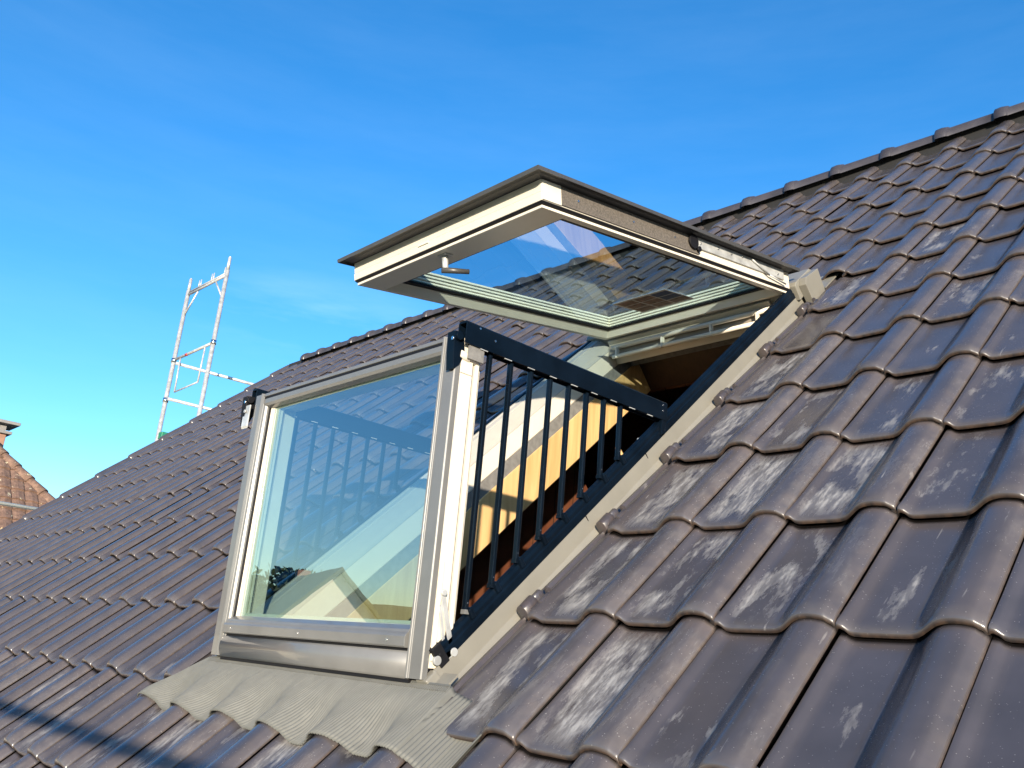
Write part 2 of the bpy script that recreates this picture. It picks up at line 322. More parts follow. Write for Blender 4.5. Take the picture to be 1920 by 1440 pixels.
def add_tile(k, r, cut=None, vmax=None):
    u0 = (k - 1) * W; v0 = r * L
    du, dv, dn, rot, sl = rnd.gauss(0, .0009), rnd.gauss(0, .0018), rnd.gauss(0, .0014), rnd.gauss(0, .0036), rnd.gauss(0, .0055)
    rv = rnd.random()
    near = (k >= 1 and k <= 6 and -5 <= r <= 3)
    sm = 0
    if near: sm = rnd.choice([.30, .45, .7, .85, 1.0]) * (1 if k <= 3 else .6)
    if 1 <= k <= 4 and -6 <= r <= -2: sm = rnd.choice([.55, .8, .95, 1.1]) * (1 if k <= 3 else .7)
    if near: pass
    elif k >= 1: sm = rnd.choice([0, .2, .45]) if r <= 5 else 0
    elif r <= -5: sm = rnd.choice([.6, .9, 1.0, .5])
    elif r <= -3: sm = rnd.choice([.0, .25, .5]) if k > -9 else .1
    secs = SEC if vmax is None else [s for s in SEC if s[0] < vmax] + [(vmax, 0, 0)]
    cols = PROF
    if cut is not None: cols = [(cut[0], prof(cut[0]) - .014)] + [(cut[0] + .001, prof(cut[0]))] + [p for p in PROF if cut[0] < p[0] < cut[1]] + [(cut[1], prof(cut[1])), (cut[1] + .001, prof(cut[1]) - .016)]
    if k == 1 and -4 <= r <= 2:                           # beside the window the left edge of the tile lies open: its full width shows
        cols = [(x - .085 * (1 - max(x, 0) / .15), h) if -.02 < x < .15 else (x, h) for x, h in cols if x > -.02]
    base = len(tv); nc = len(cols)
    for si, (sv, sn, se_) in enumerate(secs):
        for j_, (x, h) in enumerate(cols):
            crest = max(0.0, (h + .0352) / .049)
            nose = -.0065 * crest * max(0, 1 - sv / .045) ** 2 if (sv >= 0 and sn > -.015) else -.0065 * crest
            left = max(0.0, 1 - abs(x - .01) / .06) * .0090 * max(0.0, 1 - max(sv, 0) / .05)     # raised corner at the foot of the tile
            hh = h + nose + left
            pv = sv + rot * (x - .5) * W
            n = hh + sn - .0250 * (max(sv, 0) if sn > -.015 else 0) / L + dn + sl * (x - .5) * W
            tv.append(RF(u0 + x * W + du, v0 + pv + dv, n))
            tuv.append((u0 + x * W, v0 + sv)); tlo.append((min(max(x, 0), 1), sv / L))
            e = se_
            if (x == .990 or j_ == nc - 1) or (cut is not None and (x <= cut[0] + .0005 or x > cut[1])): e = max(e, .8)
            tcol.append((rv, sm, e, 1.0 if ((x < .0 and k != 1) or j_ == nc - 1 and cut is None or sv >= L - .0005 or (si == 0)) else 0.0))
    for i in range(len(secs) - 1):
        for j in range(nc - 1): tf.append((base + i * nc + j, base + i * nc + j + 1, base + (i + 1) * nc + j + 1, base + (i + 1) * nc + j))
KL, KR = -29, 11
UL_WIN, UR_WIN = -1.41, -.0
for r in range(-9, 9):
    for k in range(KL, KR + 1):
        vm = .335 if r == 8 else None
        if -4 <= r <= 2:
            if k in (-3, -2, -1, 0): continue
            if k == -4: add_tile(k, r, cut=(-.004, .285 + rnd.uniform(-.012, .012)), vmax=vm); continue
        add_tile(k, r, vmax=vm)
def rail_strip():                                        # the interlocking side rails left open beside the window
    pr = [(-.098, -.060), (-.096, -.040), (-.088, -.034), (-.076, -.033), (-.070, -.043), (-.052, -.043), (-.047, -.031), (-.040, -.028), (-.028, -.028), (-.022, -.036), (-.006, -.037), (.004, -.034)]
    for r in range(-4, 3):
        v0 = r * L; base = len(tv); nc = len(pr); rv = rnd.random()
        secs = [(.034, -.02), (.035, -.003), (.04, 0), (.2, 0), (L + .06, 0)]
        for sv, sn in secs:
            for u, n in pr:
                tv.append(RF(u, v0 + sv, n + sn - .0205 * sv / L)); tuv.append((u, v0 + sv)); tlo.append((.3, .5)); tcol.append((rv, .25, 0.15))
        for i in range(len(secs) - 1):
            for j in range(nc - 1): tf.append((base + i * nc + j, base + i * nc + j + 1, base + (i + 1) * nc + j + 1, base + (i + 1) * nc + j))
        # locking lug at the foot and a small nib
        lug = [(-.098, -.062), (-.098, -.034), (-.091, -.023), (-.080, -.0175), (-.068, -.0185), (-.059, -.026), (-.055, -.060)]
        nib = [(-.050, -.040), (-.050, -.020), (-.045, -.016), (-.040, -.016), (-.035, -.020), (-.035, -.040)]
        mid = [(-.094, -.060), (-.092, -.034), (-.084, -.026), (-.074, -.026), (-.068, -.034), (-.064, -.060)]
        for pr2, va, vb, e in ((lug, .026, .086, .3), (mid, .086, .125, .1), (nib, .116, .128, .2), ([(q * 1.0 + .022, n_ - .003) for q, n_ in nib], .055, .105, .1)):
            base = len(tv); m_ = len(pr2)
            for sv in (va, va + .003, vb - .004, vb):
                k_ = .86 if sv in (va, vb) else 1.0
                cu = sum(q for q, _ in pr2) / m_
                for q, n_ in pr2:
                    tv.append(RF(cu + (q - cu) * k_, v0 + sv, -.06 + (n_ + .06) * k_)); tuv.append((q, v0 + sv)); tlo.append((.3, .5)); tcol.append((rv, .1, e))
            for i in range(3):
                for j in range(m_): tf.append((base + i * m_ + j, base + i * m_ + (j + 1) % m_, base + (i + 1) * m_ + (j + 1) % m_, base + (i + 1) * m_ + j))
            tf.append(tuple(base + j for j in range(m_))); tf.append(tuple(base + 3 * m_ + j for j in range(m_)))
rail_strip()
def add_verge():                                         # rolled verge edge, one hump per course
    for r in range(-9, 9):
        v0 = r * L; base = len(tv); n_s = 12; rv = rnd.random(); le = L + .03 if r < 8 else .335
        secs = [(.0, .55), (.006, .8), (.02, .95), (.05, 1.0), (.2, 1.0), (le, 1.0)]
        for sv, sc in secs:
            for i in range(n_s + 1):
                a = math.pi * (i / n_s) * 1.15 - .1
                tv.append(RF(KL * W - W - .012 - .045 * math.cos(math.pi - a) * sc * 1.0, v0 + sv - .012, -.030 + .064 * math.sin(a) * sc - .0205 * sv / L))
                tuv.append((KL * W, v0 + sv)); tlo.append((.5, .5)); tcol.append((rv, 0, 0))
        for i in range(len(secs) - 1):
            for j in range(n_s): tf.append((base + i * (n_s + 1) + j, base + i * (n_s + 1) + j + 1, base + (i + 1) * (n_s + 1) + j + 1, base + (i + 1) * (n_s + 1) + j))
add_verge()
me = bpy.data.meshes.new('roof_tiles'); me.from_pydata([tuple(p - ORIG[house]) for p in tv], [], tf)
me.polygons.foreach_set('use_smooth', [True] * len(tf))
for nm, src in (('roof', tuv), ('local', tlo)):
    lay = me.uv_layers.new(name=nm); flat = []
    for l in me.loops: flat += src[l.vertex_index]
    lay.data.foreach_set('uv', flat)
ca_ = me.color_attributes.new('tile', 'FLOAT_COLOR', 'POINT'); flat = []
for c in tcol: flat += [c[0], c[1], c[2], c[3] if len(c) > 3 else 0.0]
ca_.data.foreach_set('color', flat)
import bmesh
bm = bmesh.new(); bm.from_mesh(me)
bmesh.ops.recalc_face_normals(bm, faces=bm.faces)
bm.to_mesh(me); bm.free()
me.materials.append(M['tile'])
roof = bpy.data.objects.new('roof_tiles', me); C.objects.link(roof); roof.parent = house
me.set_sharp_from_angle(angle=R(50))

# underlay below the tiles, with the hole of the window
dk = MB(RF)
for (a0, a1, b0, b1) in ((-8.95, -1.40, -4.1, 3.85), (-.12, KR * W, -4.1, 3.85), (-1.40, -.12, -4.1, -1.64), (-1.40, -.12, 1.14, 3.85)):
    dk.box(a0, a1, b0, b1, -.085, -.065)
dk.build('roof_underlay', M['deck'], house)
# far slope, seen by nobody from here but closing the roof
RY, RZ = 3.87 * ca + .02 * sa, 3.87 * sa - .02 * ca
def back(u, v, n): return Vector((u, 2 * RY - (v * ca - n * sa), v * sa + n * ca))
MB(back).box(-9.0, KR * W, -4.1, 3.85, -.06, -.02).build('far_roof_slope', M['ridge'], house)
# ridge caps
nr = 0
x = .25 - .38 * 23
while x < KR * W - .3:
    b = MB(); n = 14
    secs = [(x - .06, .096), (x - .055, .102), (x - .02, .104), (x + .015, .097), (x + .022, .088), (x + .38 - .06, .083)]
    jy, jz = random.gauss(0, .0015), random.gauss(0, .0015)
    for sx, rr in secs:
        for i in range(n + 1):
            a = math.pi * (i / n) * 1.1 - .05 * math.pi
            fl = 1.0 if abs(i - n / 2) > 1.5 else 1.04
            b.v.append(Vector((sx, RY + jy - rr * 1.08 * math.cos(a), RZ + jz + rr * fl * math.sin(a))))
    for i in range(len(secs) - 1):
        for j in range(n): b.f.append([i * (n + 1) + j, i * (n + 1) + j + 1, (i + 1) * (n + 1) + j + 1, (i + 1) * (n + 1) + j]); b.sm.append(i not in (3,))
    b.f.append(list(range(n + 1))); b.sm.append(False)
    b.build('ridge_tile', M['ridge'], house); x += .38
MB().box(-8.95, KR * W, RY - .045, RY + .045, RZ - .12, RZ + .02).build('ridge_foam', M['deck'], house)
# walls: gables and long sides
EY, EZ = RF(0, -4.05, -.1).y, RF(0, -4.05, -.1).z
for gx in (-8.85, KR * W - .35):
    g = MB(); pts = [(EY + .35, GZ), (2 * RY - EY - .35, GZ), (2 * RY - EY - .35, EZ + .1), (RY, RZ - .28), (EY + .35, EZ + .1)]
    g.prism(pts, gx, gx + .25); g.build('gable_wall', M['render'], house)
MB().box(-8.6, KR * W - .35, EY + .35, EY + .6, GZ, EZ + .1).build('wall', M['render'], house)
MB().box(-8.6, KR * W - .35, 2 * RY - EY - .6, 2 * RY - EY - .35, GZ, EZ + .1).build('wall', M['render'], house)
# attic room behind the window
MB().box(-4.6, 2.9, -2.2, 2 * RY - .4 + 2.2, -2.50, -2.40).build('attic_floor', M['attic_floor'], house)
for ax in (-4.62, 2.5):
    e0 = RF(0, -3.1, -.40); top = RF(0, 3.25, -.40)
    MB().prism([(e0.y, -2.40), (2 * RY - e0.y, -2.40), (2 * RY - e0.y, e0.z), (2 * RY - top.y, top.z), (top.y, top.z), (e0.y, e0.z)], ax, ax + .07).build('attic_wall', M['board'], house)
lin = MB(RF)
for (a0, a1, b0, b1) in ((-4.55, -1.30, -3.3, 3.3), (-.08, 2.5, -3.3, 3.3), (-1.30, -.08, -3.3, -1.72), (-1.30, -.08, 1.20, 3.3)):
    lin.box(a0, a1, b0, b1, -.40, -.375)
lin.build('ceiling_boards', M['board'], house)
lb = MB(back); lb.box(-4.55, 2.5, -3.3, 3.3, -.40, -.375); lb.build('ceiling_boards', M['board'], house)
MB(RF).box(-1.93, -1.90, -2.0, 1.0, -1.5, -.40).build('attic_partition', wood_mat('dark red brown panel', (.085, .024, .010), (.13, .045, .018), .6, (3, 3, 3), .16, 1), house)
# rafters flanking the opening
MB(RF).box(-1.325, -1.25, -3.2, 3.2, -.372, -.178).build('rafter', M['beam'], house, bevel=.003)
MB(RF).box(-.13, -.055, -3.2, 3.2, -.372, -.178).build('rafter', M['beam'], house, bevel=.003)
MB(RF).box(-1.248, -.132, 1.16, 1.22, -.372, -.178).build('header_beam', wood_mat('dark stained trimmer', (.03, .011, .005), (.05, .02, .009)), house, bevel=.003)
MB(RF).box(-1.248, -.132, -1.80, -1.74, -.372, -.178).build('header_beam', M['beam'], house, bevel=.003)
MB().tube((-1.1, .655, .06), (-1.1, .76, -.03), .012, n=4).build('batten', M['beam'], house)

# ================================================================= THE ROOF WINDOW
win = thing('roof_window', 'pale grey balcony roof window, top sash swung up and lower pane upright, set in the dark tiles', 'roof window', tuple(RF(-.75, -1.65, 0)))
# fixed frame
def side_member(sgn):
    c = -.753
    pr = [(.622, -.12), (.622, .0), (.530, -.002), (.502, -.016), (.497, -.024), (.497, -.112), (.505, -.12)]
    return [(c + sgn * a, n) for a, n in pr]
frame = MB(RF).prism_b(side_member(-1), -1.60, 1.06).build('frame_side', M['white'], win, bevel=.003)
cp = [(-1.376, .002), (-1.376, .040), (-1.370, .050), (-1.352, .051), (-1.348, .044), (-1.342, .044), (-1.338, .049), (-1.318, .043), (-1.314, .036), (-1.309, .035), (-1.305, .038), (-1.268, .006), (-1.256, -.014), (-1.2495, -.018), (-1.2495, -.0225), (-1.262, -.012), (-1.29, .000)]
MB(RF).prism_b(cp, -1.585, 1.045).build('frame_cladding', mat('warm grey frame cladding', (.40, .385, .345), .35, var=.04), win, bevel=.001)
MB(RF).prism_b([(-.131, -.12), (-.131, .0), (-.20, -.02), (-.245, -.05), (-.245, -.112), (-.24, -.12)], -1.60, 1.06).build('frame_side', M['white'], win, bevel=.003)
MB(RF).box(-1.25, -.245, .985, 1.06, -.115, .03).build('frame_head', M['white'], win, bevel=.004)
MB(RF).box(-1.25, -.245, -1.63, -1.57, -.115, -.03).build('frame_sill', M['white'], win, bevel=.004)
col = MB(RF).box(-1.262, -1.255, -1.70, 1.14, -.180, -.118).box(-.245, -.238, -1.70, 1.14, -.180, -.118).box(-1.255, -.245, 1.10, 1.107, -.18, -.118).build('insulation_collar', M['lining'], win)
# left side: gasket line along the frame
# flashing right and left
MB(RF).prism_b([(-.129, .012), (-.121, .012), (-.113, -.045), (-.098, -.060), (-.098, -.064), (-.129, -.064)], -1.625, 1.16).build('side_flashing', M['flashing'], win, bevel=.0015)
MB(RF).prism_b([(-1.377, .012), (-1.385, .012), (-1.393, -.045), (-1.42, -.052), (-1.42, -.060), (-1.377, -.064)], -1.625, 1.16).build('side_flashing', M['flashing'], win, bevel=.0015)
# overlap seams on the right flashing
MB(RF).box(-.1215, -.1175, -.455, -.452, -.04, .008).box(-.1215, -.1175, -.86, -.857, -.04, .008).build('flashing_seam', M['rubber'], win)
# end cap of the flashing at the foot
MB(RF).prism_b([(-.165, .010), (-.118, .010), (-.108, -.045), (-.165, -.055)], -1.66, -1.615).build('corner_cap', M['flashing'], win, bevel=.004)
# black railing track on both sides
for (a0, a1) in ((-.152, -.119), (-1.391, -1.358)):
    tr = MB(RF).prism_b([(a0, .006), (a1, .006), (a1, .030), (a1 - .004, .033), (a1 - .004, .045), (a1 - .008, .055), (a0 + .008, .058), (a0, .050)], -1.585, 1.10).build('railing_track', M['black'], win, bevel=.0015)
    MB(RF).box(a0 - .003, a1 + .003, -1.600, -1.565, .002, .062).tube(((a0 + a1) / 2 + .018, -1.583, .035), ((a0 + a1) / 2 + .022, -1.583, .035), .006).build('end_cap', M['rubber'], tr, bevel=.004)
# cladding at the head
MB(RF).prism([(1.00, .030), (1.00, .064), (1.02, .076), (1.19, .076), (1.205, .066), (1.205, .0), (1.00, -.01)], -1.40, -.098).build('head_cladding', M['flashing'], win, bevel=.004)
MB(RF).prism([(1.04, -.05), (1.03, .050), (1.06, .076), (1.20, .064), (1.19, -.05)], -.098, -.062).build('head_end_cap', M['flashing'], win, bevel=.002)
MB(RF).box(-1.5, -.06, 1.20, 1.40, -.042, -.036).build('head_flashing', M['flashing'], win)
# vent bar under the head
vb = MB().tube((-1.20, .695, .640), (-.22, .695, .640), .013).build('head_bead', M['white'], win)
vt = MB().tube((-1.19, .69, .583), (-.21, .69, .583), .0115).build('vent_bar', M['white'], win)
for bx in (-1.165, -.86, -.56, -.30):
    MB().prism([(.700, .640), (.672, .632), (.676, .60), (.678, .572), (.69, .570), (.70, .60)], bx, bx + .010).build('vent_bar_bracket', M['white'], vt, bevel=.002)
MB().prism([(.735, .665), (.735, .60), (.712, .60), (.712, .665)], -1.24, -.14).build('head_backing', mat('grey beige strip', (.26, .225, .18), .5), win)

# ---- lower sash, upright
Y0 = -1.235; XL, XR, ZB, ZT = -1.375, -.131, -1.116, -.129
lower = MB()
# inner white wooden frame with stepped glazing beads: loops are (x0,x1,z0,z1,y)
def XZ(a, b, c): return Vector((a, c, b))
lower = MB(XZ).loops([(XL + .008, XR - .004, ZB + .03, ZT - .004, Y0 + .022), (XL + .075, XR - .075, ZB + .11, ZT - .036, Y0 + .022), (XL + .095, XR - .082, ZB + .125, ZT - .038, Y0 + .032), (XL + .118, XR - .105, ZB + .145, ZT - .055, Y0 + .036),
                      (XL + .118, XR - .105, ZB + .145, ZT - .055, Y0 + .072), (XL + .112, XR - .100, ZB + .14, ZT - .05, Y0 + .076), (XL + .112, XR - .100, ZB + .14, ZT - .05, Y0 + .125),
                      (XL + .03, XR - .03, ZB + .06, ZT - .02, Y0 + .125), (XL + .03, XR - .03, ZB + .06, ZT - .02, Y0 + .078), (XL + .008, XR - .004, ZB + .03, ZT - .004, Y0 + .074)]).build('lower_sash', M['white'], win, bevel=.0025)
# glass and spacers
MB().box(XL + .080, XR - .078, Y0 + .0345, Y0 + .0355, ZB + .13, ZT - .034).build('pane', M['glass_front'], lower)
for i, yy in enumerate((.040, .052)):
    q = .004 + i * .001
    MB(XZ).loops([(XL + .108 + q, XR - .095 - q, ZB + .137, ZT - .046, Y0 + yy), (XL + .124 + q, XR - .112 - q, ZB + .153, ZT - .060, Y0 + yy), (XL + .124 + q, XR - .112 - q, ZB + .153, ZT - .060, Y0 + yy + .008), (XL + .108 + q, XR - .095 - q, ZB + .137, ZT - .046, Y0 + yy + .008)]).build('spacer', M['spacer'], lower)
# outer aluminium cladding
def stile(x_out, sgn):
    pr = [(0, .022), (0, .004), (.004, .0), (.052, .0), (.055, -.006), (.060, -.008), (.064, -.005), (.067, .004), (.074, .008), (.078, .006), (.083, .014), (.085, .030), (.06, .030), (.06, .022)]
    k = MB(lambda a, b, c: Vector((a, c, b)))
    n = len(pr); 
    P = [(x_out + sgn * a, z, Y0 + c) for z in (ZB, ZT) for a, c in pr]
    k.add(P, [(i, (i + 1) % n, n + (i + 1) % n, n + i) for i in range(n)]); b = len(k.v) - 2 * n
    k.f += [list(range(b + n - 1, b - 1, -1)), list(range(b + n, b + 2 * n))]; k.sm += [False, False]
    return k.build('stile_cladding', M['cladding'], lower, bevel=.001)
stile(XR, -1); stile(XL, 1)
# curved foot of each stile
for xo, s in ((XR, -1), (XL, 1)):
    a, b = sorted((xo, xo + s * .060))
MB().prism([(Y0 + .022, ZT), (Y0 + .0005, ZT - .0005), (Y0 + .0005, ZT - .012), (Y0 + .010, ZT - .016), (Y0 + .010, ZT - .020), (Y0 + .002, ZT - .023), (Y0 + .003, ZT - .040), (Y0 + .008, ZT - .050), (Y0 + .030, ZT - .056), (Y0 + .034, ZT - .030)], XL + .056, XR - .056).build('top_cladding', M['cladding'], lower, bevel=.001)
MB().box(XL + .06, XR - .06, Y0 + .0035, Y0 + .012, ZT - .0225, ZT - .0130).build('top_gasket', M['rubber'], lower)
for gx in (XL + .0865, XR - .0885): MB().box(gx, gx + .002, Y0 + .020, Y0 + .034, ZB + .13, ZT - .05).build('pane_gasket', M['rubber'], lower)
# bottom rail with bevel, black gap, bulging sill panel
MB().prism([(Y0 + .030, ZB + .142), (Y0 + .004, ZB + .128), (Y0 + .002, ZB + .122), (Y0 - .006, ZB + .114), (Y0 - .009, ZB + .108), (Y0 - .009, ZB + .082), (Y0 - .004, ZB + .078), (Y0 + .030, ZB + .078)], XL + .079, XR - .078).build('bottom_rail', M['cladding'], lower, bevel=.0015)
bp_ = [(Y0 + .03, ZB + .072)] + [(Y0 + .006 - .013 * math.sin(math.pi * (.12 + .80 * i / 10)) , ZB + .070 - .072 * i / 10) for i in range(11)] + [(Y0 + .03, ZB - .004)]
MB().prism(bp_, XL + .070, XR - .062, smooth=True).build('sill_panel', M['cladding'], lower)
MB().box(XL + .065, XR - .062, Y0 + .008, Y0 + .03, ZB - .012, ZB + .08).build('sill_gasket', M['rubber'], lower)
MB().box(XL + .005, XR - .01, Y0 + .022, Y0 + .06, ZB - .02, ZB + .03).build('sill_gasket', M['rubber'], lower)
for i, sx in enumerate((XL + .14, XL + .60, XR - .16)):
    MB().tube((sx, Y0 - .0085, ZB + .096), (sx, Y0 - .011, ZB + .096), .0045).build('screw', M['screw'], lower)
# edge fittings on the right side of the sash
MB().box(XR - .0045, XR + .0, Y0 + .024, Y0 + .070, ZT - .115, ZT - .025).build('edge_plate', M['white'], lower, bevel=.002)
MB().tube((XR, Y0 + .045, ZT - .072), (XR + .001, Y0 + .045, ZT - .072), .004).build('screw', M['rubber'], lower)
MB().box(XR - .03, XR - .012, Y0 + .074, Y0 + .082, ZB + .08, ZT - .01).build('groove', M['lining'], lower)
MB().box(XR - .022, XR - .002, Y0 + .084, Y0 + .098, ZB + .12, ZT - .06).tube((XR - .004, Y0 + .014, ZT - .060), (XR - .004, Y0 + .055, ZT - .063), .015).tube((XR - .006, Y0 + .055, ZT - .063), (XR - .006, Y0 + .092, ZT - .066), .010).build('closing_rod', M['white'], lower, bevel=.003)
# scissor hinge at the foot
hg = MB()
def bar_y(p, q, w, x0, x1):
    p = Vector((0,) + p); q = Vector((0,) + q); d = (q - p).normalized(); n = Vector((0, -d.z, d.y)) * w / 2
    P = [p + n, q + n, q - n, p - n]; hg.prism([(a.y, a.z) for a in P], x0, x1)
hy = Y0 + .034
bar_y((hy + .005, ZB + .235), (hy + .060, ZB + .075), .016, XR + .004, XR + .008)
bar_y((hy + .070, ZB + .085), (hy + .015, ZB + .050), .020, XR + .008, XR + .012)
bar_y((hy + .005, ZB + .20), (hy + .03, ZB + .10), .010, XR + .001, XR + .004)
for yy, zz, rr in ((hy + .062, ZB + .078, .012), (hy + .006, ZB + .052, .013), (hy + .006, ZB + .232, .009)):
    hg.tube((XR + .006, yy, zz), (XR + .016, yy, zz), rr)
hg.build('scissor_hinge', M['galv'], lower, bevel=.001)
MB().box(XR + .0, XR + .004, hy - .01, hy + .004, ZB + .05, ZB + .32).build('hinge_plate', M['spacer'], lower, bevel=.001)

# ---- railings
for side, (a0, a1) in (('right', (-.148, -.108)), ('left', (-1.442, -1.402))):
    rl = MB().box(a0, a1, -1.223, -.234, -.158, -.086)
    pr = [(a0, -.158), (a0, -.092), (a0 + .005, -.086), (a1 - .005, -.086), (a1, -.092), (a1, -.158), (a1 - .004, -.158), (a1 - .004, -.094), (a0 + .004, -.094), (a0 + .004, -.158)]
    k = MB(lambda a, b, c: Vector((a, b, c))).prism_b(pr, -1.223, -.234)
    hr = k.build('handrail', M['black'], win, bevel=.001)
    MB().box(a0 + .006, a1 - .006, -1.19, -.25, -.150, -.140).build('rail_core', M['rubber'], hr)
    # slots on the lower flange
    for i in range(9):
        MB().box(a1 - .0045, a1 - .001, -1.16 + i * .1015, -1.13 + i * .1015, -.1605, -.1575).build('slot_strip', M['galv'], hr)
    for yy, zz in ((-1.170, -.098), (-1.105, -.118), (-.26, -.102), (-.26, -.124)):
        MB().tube((a1, yy, zz), (a1 + .0015, yy, zz), .0035).build('rivet', M['screw'], hr)
    # bracket to the sash
    xs = a0 + .004; sg = 1 if side == 'right' else 0
    brk = MB()
    brk.prism([(-1.252, -.125), (-1.215, -.120), (-1.205, -.185), (-1.222, -.225), (-1.244, -.245), (-1.250, -.19)], a0 - .012, a0 + .022)
    brk.tube((a0 - .006, -1.238, -.140), (a0 + .034, -1.238, -.140), .014)
    bo = brk.build('bracket', M['black'] if side == 'right' else M['rubber'], hr, bevel=.002)
    MB().tube((a0 + .018, -1.252, -.150), (a0 + .018, -1.256, -.150), .006).build('rivet', M['screw'], bo)
    if side == 'left':
        MB().prism([(-1.248, -.165), (-1.243, -.165), (-1.243, -.26), (-1.248, -.25)], a0 + .006, a0 + .055).tube((a0 + .028, -1.25, -.19), (a0 + .028, -1.256, -.19), .007).build('bracket_plate', M['galv'], hr, bevel=.001)
    else:
        MB().box(a0 + .028, a0 + .034, -1.20, -1.14, -.20, -.158).build('bracket_plate', M['lining'], hr)
    # foot joint at the back
    MB().prism([(-.262, -.158), (-.236, -.150), (-.240, -.205), (-.262, -.215)], a1 - .016, a1 - .002).tube((a1, -.25, -.197), (a1 + .002, -.25, -.197), .004).build('foot_joint', M['black'], hr, bevel=.002)
    bc = (a0 + a1) / 2 - .002
    for i in range(8):
        by = -1.104 + i * .0895
        t0 = (by * math.tan(AL)) + .063 / ca                  # height where n = 0.063
        ba = MB().box(bc - .0085, bc + .0085, by - .007, by + .007, t0, -.1405).build('baluster', M['bar'], win, bevel=.003)
        MB().box(bc - .0095, bc + .0095, by - .008, by + .008, t0 - .001, t0 + .012).build('foot_cap', M['bar'] if i else M['cladding'], ba, bevel=.001)
        MB().tube((bc + .0085, by, t0 + .03), (bc + .0095, by, t0 + .03), .002).build('rivet', M['screw'], ba)
        cl = MB(RF); vv = RF(0, 0, 0)
        rv_ = by * ca + (t0) * sa
        cl.prism([(rv_ + .004, .040), (rv_ + .024, .040), (rv_ + .022, .072), (rv_ + .008, .070)], bc - .012, a1 - .006).build('clip', M['black'], ba, bevel=.003)
# white latch at the back end of the right rail
lt = MB().tube((-.165, -.262, -.235), (-.150, -.300, -.245), .009, .006).tube((-.150, -.300, -.245), (-.160, -.335, -.243), .010, .005).tube((-.160, -.30, -.232), (-.152, -.318, -.262), .006, .003)
lt.build('latch', M['galv'], win)

# ---- upper sash, raised
upper = MB(SF).loops([(-1.24, -.132, .01, 1.64, 0), (-1.212, -.160, .032, 1.51, 0), (-1.178, -.222, .052, 1.452, .040), (-1.172, -.228, .056, 1.446, .044), (-1.172, -.228, .056, 1.446, .098),
                      (-1.25, -.122, 0, 1.65, .098), (-1.25, -.122, 0, 1.65, .055), (-1.248, -.124, .002, 1.648, .052), (-1.25, -.122, 0, 1.652, .050), (-1.25, -.122, 0, 1.65, .022), (-1.235, -.137, .014, 1.636, .020), (-1.235, -.137, .014, 1.636, .012), (-1.24, -.132, .01, 1.64, .010)]).build('upper_sash', M['white'], win, bevel=.0015)
MB(SF).loops([(-1.249, -.123, .001, 1.649, .021), (-1.244, -.128, .006, 1.644, .013), (-1.23, -.14, .02, 1.63, .013), (-1.23, -.14, .02, 1.63, .021)]).build('gasket', M['rubber'], upper)
MB(SF).box(-1.175, -.225, .053, 1.449, .046, .047).build('pane', M['glass_upper'], upper)
MB(SF).loops([(-1.186, -.214, .042, 1.460, .0335), (-1.162, -.238, .066, 1.436, .0375), (-1.162, -.238, .066, 1.436, .0455), (-1.186, -.214, .042, 1.460, .0455)]).build('gasket', M['rubber'], upper)
for i in range(4):
    e = i * .0105; tt = .050 + i * .0115
    MB(SF).loops([(-1.171 + e, -.229 - e, .057 + e, 1.445 - e, tt), (-1.162 + e, -.238 - e, .066 + e, 1.436 - e, tt + .001), (-1.162 + e, -.238 - e, .066 + e, 1.436 - e, tt + .009), (-1.1715, -.2285, .0565, 1.4455, tt + .009), (-1.1715, -.2285, .0565, 1.4455, tt)]).build('spacer', M['spacer'], upper)
# latch keep on the front face
MB(SF).box(-.80, -.735, 1.651, 1.656, .044, .053).build('keep', M['spacer'], upper, bevel=.001)
# right flank: corner piece, felt strip, hinge arm
MB(SF).box(-.1215, -.118, 1.555, 1.648, .024, .096).tube((-.118, 1.63, .085), (-.1165, 1.63, .085), .003).tube((-.118, 1.62, .055), (-.1165, 1.62, .055), .003).tube((-.118, 1.575, .038), (-.1165, 1.575, .038), .003).build('corner_plate', M['white'], upper, bevel=.002)
felt = MB(SF).box(-.1215, -.117, .735, 1.555, .026, .095).build('felt_strip', M['felt'], upper)
for s_ in (1.47, 1.16, .90): MB(SF).tube((-.117, s_, .062), (-.1145, s_, .062), .004).build('screw', M['screw'], felt)
arm = MB(SF)
arm.prism_b([(-.1215, .052), (-.113, .052), (-.113, .098), (-.1215, .098)], .06, .76).build('hinge_arm', M['galv'], upper, bevel=.001)
ha = MB(SF).tube((-.113, .78, .07), (-.105, .78, .07), .030, n=20).tube((-.113, .745, .045), (-.104, .745, .045), .012).build('hinge_disc', M['rubber'], upper)
pts = [(-.112, .73, .072), (-.112, .60, .080), (-.112, .50, .078), (-.112, .41, .086), (-.112, .32, .082), (-.112, .12, .066)]
for q in pts: MB(SF).tube(q, (q[0] + .004, q[1], q[2]), .0042).build('rivet', M['screw'], upper)
MB(SF).tube((-.108, .34, .090), (-.108, .20, .045), .004).tube((-.108, .20, .045), (-.108, .06, .030), .004).build('stay_rod', M['galv'], upper)
# cover sheet on top
cov = MB(SF).loops([(-1.285, -.072, -.02, 1.712, .098), (-1.285, -.072, -.02, 1.714, .112), (-1.270, -.085, -.01, 1.700, .116), (-1.245, -.127, .02, 1.655, .118), (-1.19, -.21, .06, 1.46, .118), (-1.175, -.225, .056, 1.446, .099),
                    (-1.245, -.127, .0, 1.648, .099), (-1.262, -.105, -.01, 1.675, .108), (-1.281, -.076, -.018, 1.708, .1075), (-1.2815, -.0755, -.0185, 1.7085, .098)]).build('cover', M['cover'], upper)
MB(SF).box(-.083, -.076, .75, 1.55, .100, .107).build('cover_clip', M['rubber'], cov)
